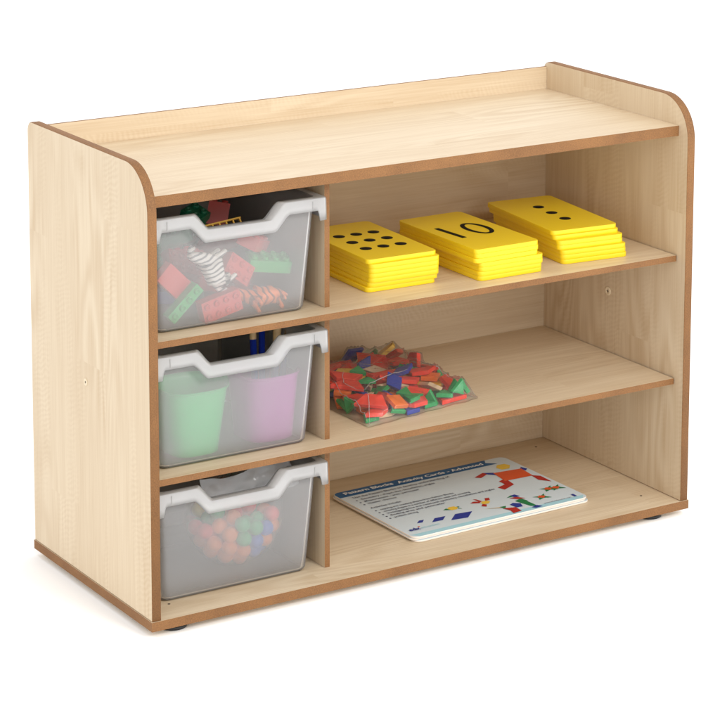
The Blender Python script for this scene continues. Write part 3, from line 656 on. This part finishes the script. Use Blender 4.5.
# ------------------------------------------------------------------ cups and brushes in the middle tray
def cup(cx, cy, col, label, r0=0.036, r1=0.047, hgt=0.096, rot=0.0):
    zb = Z2 + 0.0030
    m = plastic('cup_plastic', col, 0.35, 0.04)
    root = empty('cup', (cx, cy, zb), label, 'cup', rot=(0, 0, rot))
    seg = 64; bm = bmesh.new(); L = []
    def sup(a, r):
        c, s = math.cos(a), math.sin(a); k = (abs(c)**3.2 + abs(s)**3.2)**(-1/3.2); return r*k*c, r*k*s
    for z, r, lip in ((0, r0*0.9, 0), (0.002, r0, 0), (hgt*0.12, r0*1.02, 0), (hgt*0.5, lerp(r0, r1, .5), 0), (hgt*0.92, r1, 0.1), (hgt, r1*1.02, 0.5)):
        lv = []
        for k in range(seg):
            a = 2*PI*k/seg; x, y = sup(a, r); ex = max(0, math.cos(a))**10*lip*0.018
            lv.append(bm.verts.new((x + ex, y, z + ex*0.25)))
        L.append(lv)
    bm.faces.new(L[0][::-1])
    for A, B in zip(L[:-1], L[1:]):
        for k in range(seg): bm.faces.new((A[k], A[(k+1) % seg], B[(k+1) % seg], B[k]))
    o = link('body', to_mesh(bm), [m], root, smooth=True)
    md = o.modifiers.new('thick', 'SOLIDIFY'); md.thickness = 0.0018; md.offset = -1
    bm = bmesh.new(); L = []
    for rr, z in ((1.0, 0), (1.06, 0.001), (1.07, -0.001), (1.0, -0.003)):
        lv = []
        for k in range(seg):
            a = 2*PI*k/seg; x, y = sup(a, r1*1.02*rr + 0.0003); ex = max(0, math.cos(a))**10*0.5*0.018
            lv.append(bm.verts.new((x + ex, y, hgt + z + ex*0.25)))
        L.append(lv)
    for i in range(4):
        A, B = L[i], L[(i+1) % 4]
        for k in range(seg): bm.faces.new((A[k], A[(k+1) % seg], B[(k+1) % seg], B[k]))
    link('rim', to_mesh(bm), [m], root, smooth=True)
    return root
cup(0.1200, 0.1120, (0.015, 0.42, 0.10), 'green plastic cup inside the middle tray', hgt=0.098)
cup(0.2440, 0.1150, (0.32, 0.035, 0.25), 'purple plastic cup with paint brushes inside the middle tray', r0=0.037, r1=0.044, hgt=0.099, rot=0.0)
M['bwood'] = plastic('brush_wood', (0.62, 0.42, 0.20), 0.5, 0.12, nscale=120.0)
M['bblue'] = plastic('brush_blue', (0.012, 0.035, 0.30), 0.25, 0.05)
M['bristle'] = plastic('bristle', (0.45, 0.30, 0.14), 0.8, 0.2, nscale=300.0)
for k, (bx, by, tx, ty, r, zs, lab) in enumerate(((0.2270, 0.122, 0.2350, 0.150, 0.0050, 0.0, 'paint brush standing nearest the green cup, blue below with a pale wood end'),
                                          (0.2400, 0.128, 0.2560, 0.158, 0.0048, 0.008, 'paint brush second along from the green cup, showing only blue above the rim'),
                                          (0.2500, 0.118, 0.2740, 0.140, 0.0056, -0.008, 'paint brush third along from the green cup, showing pale wood above the rim'),
                                          (0.2560, 0.118, 0.2960, 0.138, 0.0054, -0.012, 'paint brush leaning furthest toward the divider, last along from the green cup'))):
    p0 = Vector((bx, by, Z2 + 0.0065)); p1 = Vector((tx, ty, 0.3905)); d = (p1 - p0); Ln = d.length
    p0.x += 0.011; p1.x += 0.011
    root = empty('paint_brush', p0, lab, 'brush', 'paint brushes in the purple cup', rot=d.to_track_quat('Z', 'Y').to_euler())
    zc = 0.135 + zs
    bm = bmesh.new(); add_lathe(bm, [(0, 0), (r*0.8, 0.002), (r, 0.03), (r, zc), (r*1.05, zc), (0, zc)], 20); link('handle', to_mesh(bm), [M['bblue']], root)
    bm = bmesh.new(); add_lathe(bm, [(r*0.98, zc), (r*1.15, zc + 0.02), (r*0.9, Ln - 0.006), (r*0.4, Ln), (0, Ln)], 20); link('tip', to_mesh(bm), [M['bwood']], root)

# ------------------------------------------------------------------ toy bricks and animals in the upper tray
TP = {'red': plastic('brick_red', (0.58, 0.028, 0.016), 0.3, 0.03), 'green': plastic('brick_green', (0.008, 0.36, 0.07), 0.3, 0.03),
      'dark': plastic('brick_dark_red', (0.30, 0.03, 0.022), 0.3, 0.03), 'blue': plastic('brick_blue', (0.02, 0.05, 0.30), 0.3, 0.03),
      'dgreen': plastic('brick_dark_green', (0.008, 0.11, 0.05), 0.3, 0.03), 'yellow': plastic('brick_yellow', (0.62, 0.36, 0.06), 0.35, 0.04),
      'orange': plastic('brick_orange', (0.80, 0.16, 0.03), 0.35, 0.04)}
def brick(nx, ny, col, loc, rot, label, hgt=0.0182, pitch=0.0157):
    bm = bmesh.new(); w, d = nx*pitch - 0.0002, ny*pitch - 0.0002
    add_box(bm, -w/2, w/2, -d/2, d/2, -hgt/2, hgt/2); bevel_all(bm, 0.0006, 2)
    for i in range(nx):
        for j in range(ny):
            cx, cy = (i - (nx-1)/2)*pitch, (j - (ny-1)/2)*pitch
            add_lathe(bm, [(0.0047, hgt/2), (0.0047, hgt/2 + 0.0034), (0.0042, hgt/2 + 0.0040), (0.0031, hgt/2 + 0.0040), (0.0028, hgt/2 + 0.0010), (0, hgt/2 + 0.0010)], 20, (cx, cy, 0))
    o = link('toy_brick', to_mesh(bm), [TP[col]], None, loc, rot); tag(o, label, 'toy brick', 'toy bricks in the upper tray'); return o
F = PI/2     # studs towards the front (-y)
brick(4, 2, 'red', (0.1490, 0.0715, 0.4325), (F, R(-13), 0), 'flat red brick with eight studs pressed against the tray front')
brick(4, 1, 'green', (0.0905, 0.0700, 0.4450), (F, R(-42), 0), 'long bright green brick leaning diagonally beside the flat red brick', hgt=0.016)
brick(4, 2, 'red', (0.0870, 0.0860, 0.4690), (F + R(180), R(45), 0), 'long red brick leaning diagonally above the bright green one', hgt=0.016)
brick(4, 2, 'green', (0.2520, 0.1120, 0.4720), (R(12), R(7), R(-14)), 'wide green studded brick lying over the orange tiger')
brick(3, 2, 'red', (0.1970, 0.1080, 0.4700), (F - R(15), R(38), 0), 'tilted red studded brick between the zebra and the wide green brick')
brick(2, 2, 'dgreen', (0.1730, 0.1900, 0.5300), (R(25), R(-12), R(20)), 'dark green brick sticking up above the rim notch', hgt=0.030)
brick(2, 2, 'dark', (0.2120, 0.1900, 0.5320), (R(-20), R(10), R(-30)), 'dark red brick sticking up highest, behind the yellow ladder piece', hgt=0.034)
for q, (col, x, y, z, a, b, c, lab) in enumerate((
        ('red', 0.238, 0.130, 0.5000, 20, 15, 40, 'red brick lying behind the wide green brick near the notch'),
        ('dark', 0.120, 0.130, 0.4830, 60, 20, 10, 'dark red brick behind the zebra'),
        ('dgreen', 0.075, 0.140, 0.4950, 30, -40, 70, 'dark green brick at the tray corner behind the long red one'),
        ('red', 0.160, 0.135, 0.4500, 10, 5, 80, 'red brick lying deep behind the flat studded one'),
        ('dark', 0.205, 0.150, 0.4300, 0, 0, 15, 'dark red brick lying on the tray bottom behind the tiger'),
        ('blue', 0.110, 0.170, 0.4300, 0, 0, -20, 'blue brick lying on the tray bottom behind the green bar'),
        ('dgreen', 0.250, 0.190, 0.4450, 12, 0, 60, 'dark green brick on the tray bottom behind the wide green one'),
        ('red', 0.170, 0.200, 0.4700, -14, 20, 35, 'red brick in the middle of the heap under the dark green one'),
        ('dark', 0.225, 0.210, 0.4850, 20, -20, -50, 'dark red brick buried under the tall dark red one'),
        ('dgreen', 0.110, 0.200, 0.4700, -30, 12, 25, 'dark green brick half way back in the tray'),
        ('dgreen', 0.120, 0.165, 0.5150, 15, -20, -30, 'dark green brick high at the back of the zebra'),
        ('blue', 0.180, 0.250, 0.4450, 0, 10, 5, 'blue brick far back in the upper tray'),
        ('red', 0.120, 0.270, 0.4400, 10, 0, 60, 'red brick far back in the upper tray near the wall'),
        ('dgreen', 0.230, 0.270, 0.4500, 0, -10, 100, 'dark green brick far back beside the blue one'))):
    brick(4 if q % 3 else 3, 2, col, (x, y, z), (R(a), R(b), R(c)), lab)
# ladder piece
bm = bmesh.new()
add_box(bm, -0.030, 0.030, -0.0005, 0.0035, -0.006, -0.004); add_box(bm, -0.030, 0.030, -0.0005, 0.0035, 0.004, 0.006)
for i in range(6): add_box(bm, -0.029 + i*0.0112, -0.027 + i*0.0112, 0.0, 0.003, -0.0042, 0.0042)
lad = link('ladder_piece', to_mesh(bm), [TP['yellow']], None, (0.1960, 0.1420, 0.5290), (R(-35), R(-5), 0)); tag(lad, 'small yellow toy ladder lying just behind the rim notch', 'toy ladder')
def figurine(name, mat, joints, edges, loc, rot, label, cat, extra=None):
    bm = bmesh.new(); vs = [bm.verts.new(j[:3]) for j in joints]
    for a, b in edges: bm.edges.new((vs[a], vs[b]))
    me = bpy.data.meshes.new(name); bm.to_mesh(me); bm.free()
    o = link(name, me, [mat], None, loc, rot)
    bpy.context.view_layer.objects.active = o
    sk = o.modifiers.new('skin', 'SKIN'); sk.use_smooth_shade = True
    if not me.skin_vertices: me.attributes
    if len(me.skin_vertices) == 0:
        with bpy.context.temp_override(object=o, active_object=o): bpy.ops.mesh.customdata_skin_add()
    for i, j in enumerate(joints):
        me.skin_vertices[0].data[i].radius = (j[3], j[3]*(j[4] if len(j) > 4 else 1.0))
        me.skin_vertices[0].data[i].use_root = i == 0
    sb = o.modifiers.new('sub', 'SUBSURF'); sb.levels = 2; sb.render_levels = 2
    tag(o, label, cat); return o
def beast(k, tail=True):
    J = [(0, 0, 0, .0115), (.017, 0, 0, .0105), (-.017, 0, 0, .0115), (.027, 0, .008, .0075), (.036, 0, .019, .0060), (.043, 0, .020, .0060), (.053, 0, .013, .0036),
         (.018, .007, -.010, .0042), (.018, .008, -.021, .0028), (.019, .008, -.031, .0030), (.018, -.007, -.010, .0042), (.018, -.008, -.021, .0028), (.019, -.008, -.031, .0030),
         (-.018, .007, -.009, .0052), (-.022, .008, -.020, .0030), (-.020, .008, -.031, .0030), (-.018, -.007, -.009, .0052), (-.022, -.008, -.020, .0030), (-.020, -.008, -.031, .0030),
         (.040, .0045, .027, .0016), (.040, -.0045, .027, .0016), (-.029, 0, .002, .0026), (-.035, 0, -.012, .0018)]
    E = [(0, 1), (0, 2), (1, 3), (3, 4), (4, 5), (5, 6), (1, 7), (7, 8), (8, 9), (1, 10), (10, 11), (11, 12), (2, 13), (13, 14), (14, 15), (2, 16), (16, 17), (17, 18), (4, 19), (4, 20), (2, 21), (21, 22)]
    return [tuple(c*k for c in j) for j in J], E
J, E = beast(1.0); J = [(x, y, z, r*1.28) for x, y, z, r in J]
zeb = figurine('toy_zebra', stripes_mat('zebra_stripes', (0.80, 0.74, 0.66), (0.05, 0.045, 0.05), 46.0, 3.0), J, E, (0.1430, 0.0800, 0.4800), (R(20), R(-112), R(-10)), 'white toy zebra with dark stripes, upended behind the tray front', 'toy animal')
J, E = beast(1.0)
tig = figurine('toy_tiger', stripes_mat('tiger_stripes', (0.90, 0.21, 0.04), (0.20, 0.05, 0.02), 30.0, 6.0), [(x, y, z*0.75, r*1.15) for x, y, z, r in J], E, (0.2330, 0.0900, 0.4300), (R(62), R(2), R(183)), 'orange toy tiger with dark stripes lying on its side against the tray front', 'toy animal')

# ------------------------------------------------------------------ bag of balls in the lower tray
BC = {'orange': plastic('ball_orange', (0.88, 0.20, 0.025), 0.5, 0.05), 'red': plastic('ball_red', (0.74, 0.028, 0.03), 0.5, 0.05), 'green': plastic('ball_green', (0.02, 0.36, 0.12), 0.5, 0.05),
      'blue': plastic('ball_blue', (0.02, 0.10, 0.50), 0.5, 0.05), 'yellow': plastic('ball_yellow', (0.85, 0.62, 0.06), 0.5, 0.05)}
anch = [('green', .138, .102), ('red', .136, .075), ('orange', .166, .079), ('orange', .150, .060), ('orange', .184, .059), ('green', .214, .072), ('green', .210, .094), ('red', .249, .092),
        ('red', .262, .1), ('blue', .246, .067), ('blue', .226, .049), ('red', .255, .051), ('yellow', .272, .074), ('orange', .19, .100), ('orange', .232, .107)]
bm = bmesh.new(); bmesh.ops.create_uvsphere(bm, u_segments=28, v_segments=16, radius=0.0115); ball = to_mesh(bm)
for f in ball.polygons: f.use_smooth = True
bmesh_by = {}
rb = random.Random(3)
for x, y, z in SIM['balls']:
    u, w = x - (y - .1)*0.53 - 0.0, z + (y - .1)*0.275
    if y < 0.125 and rb.random() < 0.85: c = min(anch, key=lambda a: (a[1]-u)**2 + (a[2]-w)**2)[0]
    else: c = rb.choice(['orange', 'red', 'green', 'orange', 'yellow', 'orange', 'red'])
    if c not in bmesh_by: bmesh_by[c] = ball.copy(); bmesh_by[c].materials.append(BC[c])
    o = link('ball', bmesh_by[c], [], None, (x, y, z)); tag(o, '%s ball in the clear bag inside the lowest tray' % c, 'ball', '%s balls in the bag' % c)
bm = bmesh.new(); rows = []
cx, cy, cz = 0.204, 0.132, 0.093
SEG = 72
prof = []
for k in range(0, 19):
    a = R(-90 + 95*k/18); prof.append((math.cos(a)*1.012, math.sin(a)*0.0765, 0, 0))
prof += [(0.97, 0.022, 0.006, 0), (0.86, 0.036, 0.014, 0.002), (0.72, 0.048, 0.022, 0.004), (0.62, 0.058, 0.028, 0.006), (0.60, 0.068, 0.034, 0.010), (0.64, 0.078, 0.038, 0.012), (0.68, 0.088, 0.040, 0.014)]
for q, (rf, dz, sx, sy) in enumerate(prof):
    lv = []
    for k in range(SEG):
        a = 2*PI*k/SEG; up_ = max(0, (dz - 0.005)/0.08)
        nz = mnoise.noise(Vector((math.cos(a)*3, math.sin(a)*3, dz*40)))*0.05 + (mnoise.noise(Vector((math.cos(a)*9, math.sin(a)*9, dz*90)))*0.16*up_)
        flatk = 1 - 0.80*min(1, up_*1.2)
        z = cz + dz + (0.010*up_*mnoise.noise(Vector((math.cos(a)*5, math.sin(a)*5, 3)))) 
        if q >= len(prof) - 3: z += 0.014*up_*math.cos(a)
        lv.append(bm.verts.new((cx + sx + (rf + nz)*0.0735*math.cos(a), cy + sy + (rf + nz)*0.061*math.sin(a)*flatk, min(z, 0.1935))))
    rows.append(lv)
bm.faces.new(rows[0][::-1])
for A, B in zip(rows[:-1], rows[1:]):
    for k in range(SEG): bm.faces.new((A[k], A[(k+1) % SEG], B[(k+1) % SEG], B[k]))
bb = link('plastic_bag', to_mesh(bm), [M['film2']], smooth=True)
tag(bb, 'crumpled clear plastic bag of balls with its open neck sticking above the lowest tray', 'bag')
M['flap'] = film('clear_film_flap', 0.42, 0.9, 30.0, 0.12)
bm = bmesh.new(); rows = []
for i in range(41):
    u = i/40; x = lerp(0.136, 0.286, u)
    zt_ = 0.168 + 0.014*u - 0.020*max(0, (u - 0.93)/0.07) - 0.010*max(0, (0.45 - abs(u - 0.28))/0.45) + 0.0015*mnoise.noise(Vector((u*12, 1, 1)))
    r_ = []
    for j in range(17):
        v = j/16; z = lerp(0.120 + 0.018*u, zt_, v)
        y = 0.092 + 0.008*math.sin(u*5 + v*2) + 0.006*mnoise.noise(Vector((u*7, v*3, 2))) + 0.012*v*v
        r_.append(bm.verts.new((x + 0.003*mnoise.noise(Vector((u*4, v*5, 7))), y, z)))
    rows.append(r_)
for A, B in zip(rows[:-1], rows[1:]):
    for j in range(16): bm.faces.new((A[j], B[j], B[j+1], A[j+1]))
link('flap', to_mesh(bm), [M['flap']], bb, smooth=True)

# ------------------------------------------------------------------ camera
cam = bpy.data.cameras.new('camera'); co = bpy.data.objects.new('camera', cam); COL.objects.link(co)
co.location = (-1.63141, -3.18935, 1.46586); co.rotation_euler = (1.409286, -0.0034625, -0.5675489)
cam.sensor_width = 36.0; cam.sensor_fit = 'HORIZONTAL'; cam.lens = 2688.8556/720*36
cam.shift_x = -38.6636/720; cam.shift_y = -352.3349/720
cam.clip_start = 0.05; cam.clip_end = 200
sc.camera = co

# ------------------------------------------------------------------ light: white studio surround and one soft key
w = bpy.data.worlds.new('World'); sc.world = w; w.use_nodes = True
bg = w.node_tree.nodes['Background']; bg.inputs[0].default_value = (1.0, 1.0, 1.0, 1)
nt = w.node_tree
tc = nd(nt, 'ShaderNodeTexCoord'); sp = nd(nt, 'ShaderNodeSeparateXYZ'); nt.links.new(tc.outputs['Generated'], sp.inputs[0])
# white surround, made brighter on the camera side as added front fill
mr = nd(nt, 'ShaderNodeMapRange', interpolation_type='SMOOTHSTEP'); nt.links.new(math_n(nt, 'SUBTRACT', math_n(nt, 'MULTIPLY', sp.outputs[1], -1.0), math_n(nt, 'MULTIPLY', sp.outputs[2], 0.35)), mr.inputs[0])
mr.inputs[1].default_value = 0.05; mr.inputs[2].default_value = 0.80; mr.inputs[3].default_value = 1.33; mr.inputs[4].default_value = 1.75
nt.links.new(mr.outputs[0], bg.inputs[1])
def area(name, loc, target, size, power, col=(1, 1, 1)):
    L = bpy.data.lights.new(name, 'AREA'); L.shape = 'RECTANGLE'; L.size, L.size_y = size; L.energy = power; L.color = col
    o = bpy.data.objects.new(name, L); COL.objects.link(o); o.location = loc
    o.rotation_euler = (Vector(target) - Vector(loc)).to_track_quat('-Z', 'Y').to_euler(); return o
area('softbox', (0.80, -2.7, 2.15), (0.5, 0.15, 0.3), (0.8, 0.8), 50, (1.0, 0.985, 0.96))
sc.view_settings.view_transform = 'Standard'; sc.view_settings.look = 'None'
sc.view_settings.exposure = 0.0; sc.view_settings.gamma = 1.0
sc.render.resolution_x = sc.render.resolution_y = 1024
cy_ = sc.cycles
sc.render.engine = 'CYCLES'
cy_.max_bounces = 14; cy_.transmission_bounces = 12; cy_.transparent_max_bounces = 24; cy_.diffuse_bounces = 9; cy_.glossy_bounces = 4
cy_.use_denoising = True; cy_.caustics_reflective = False
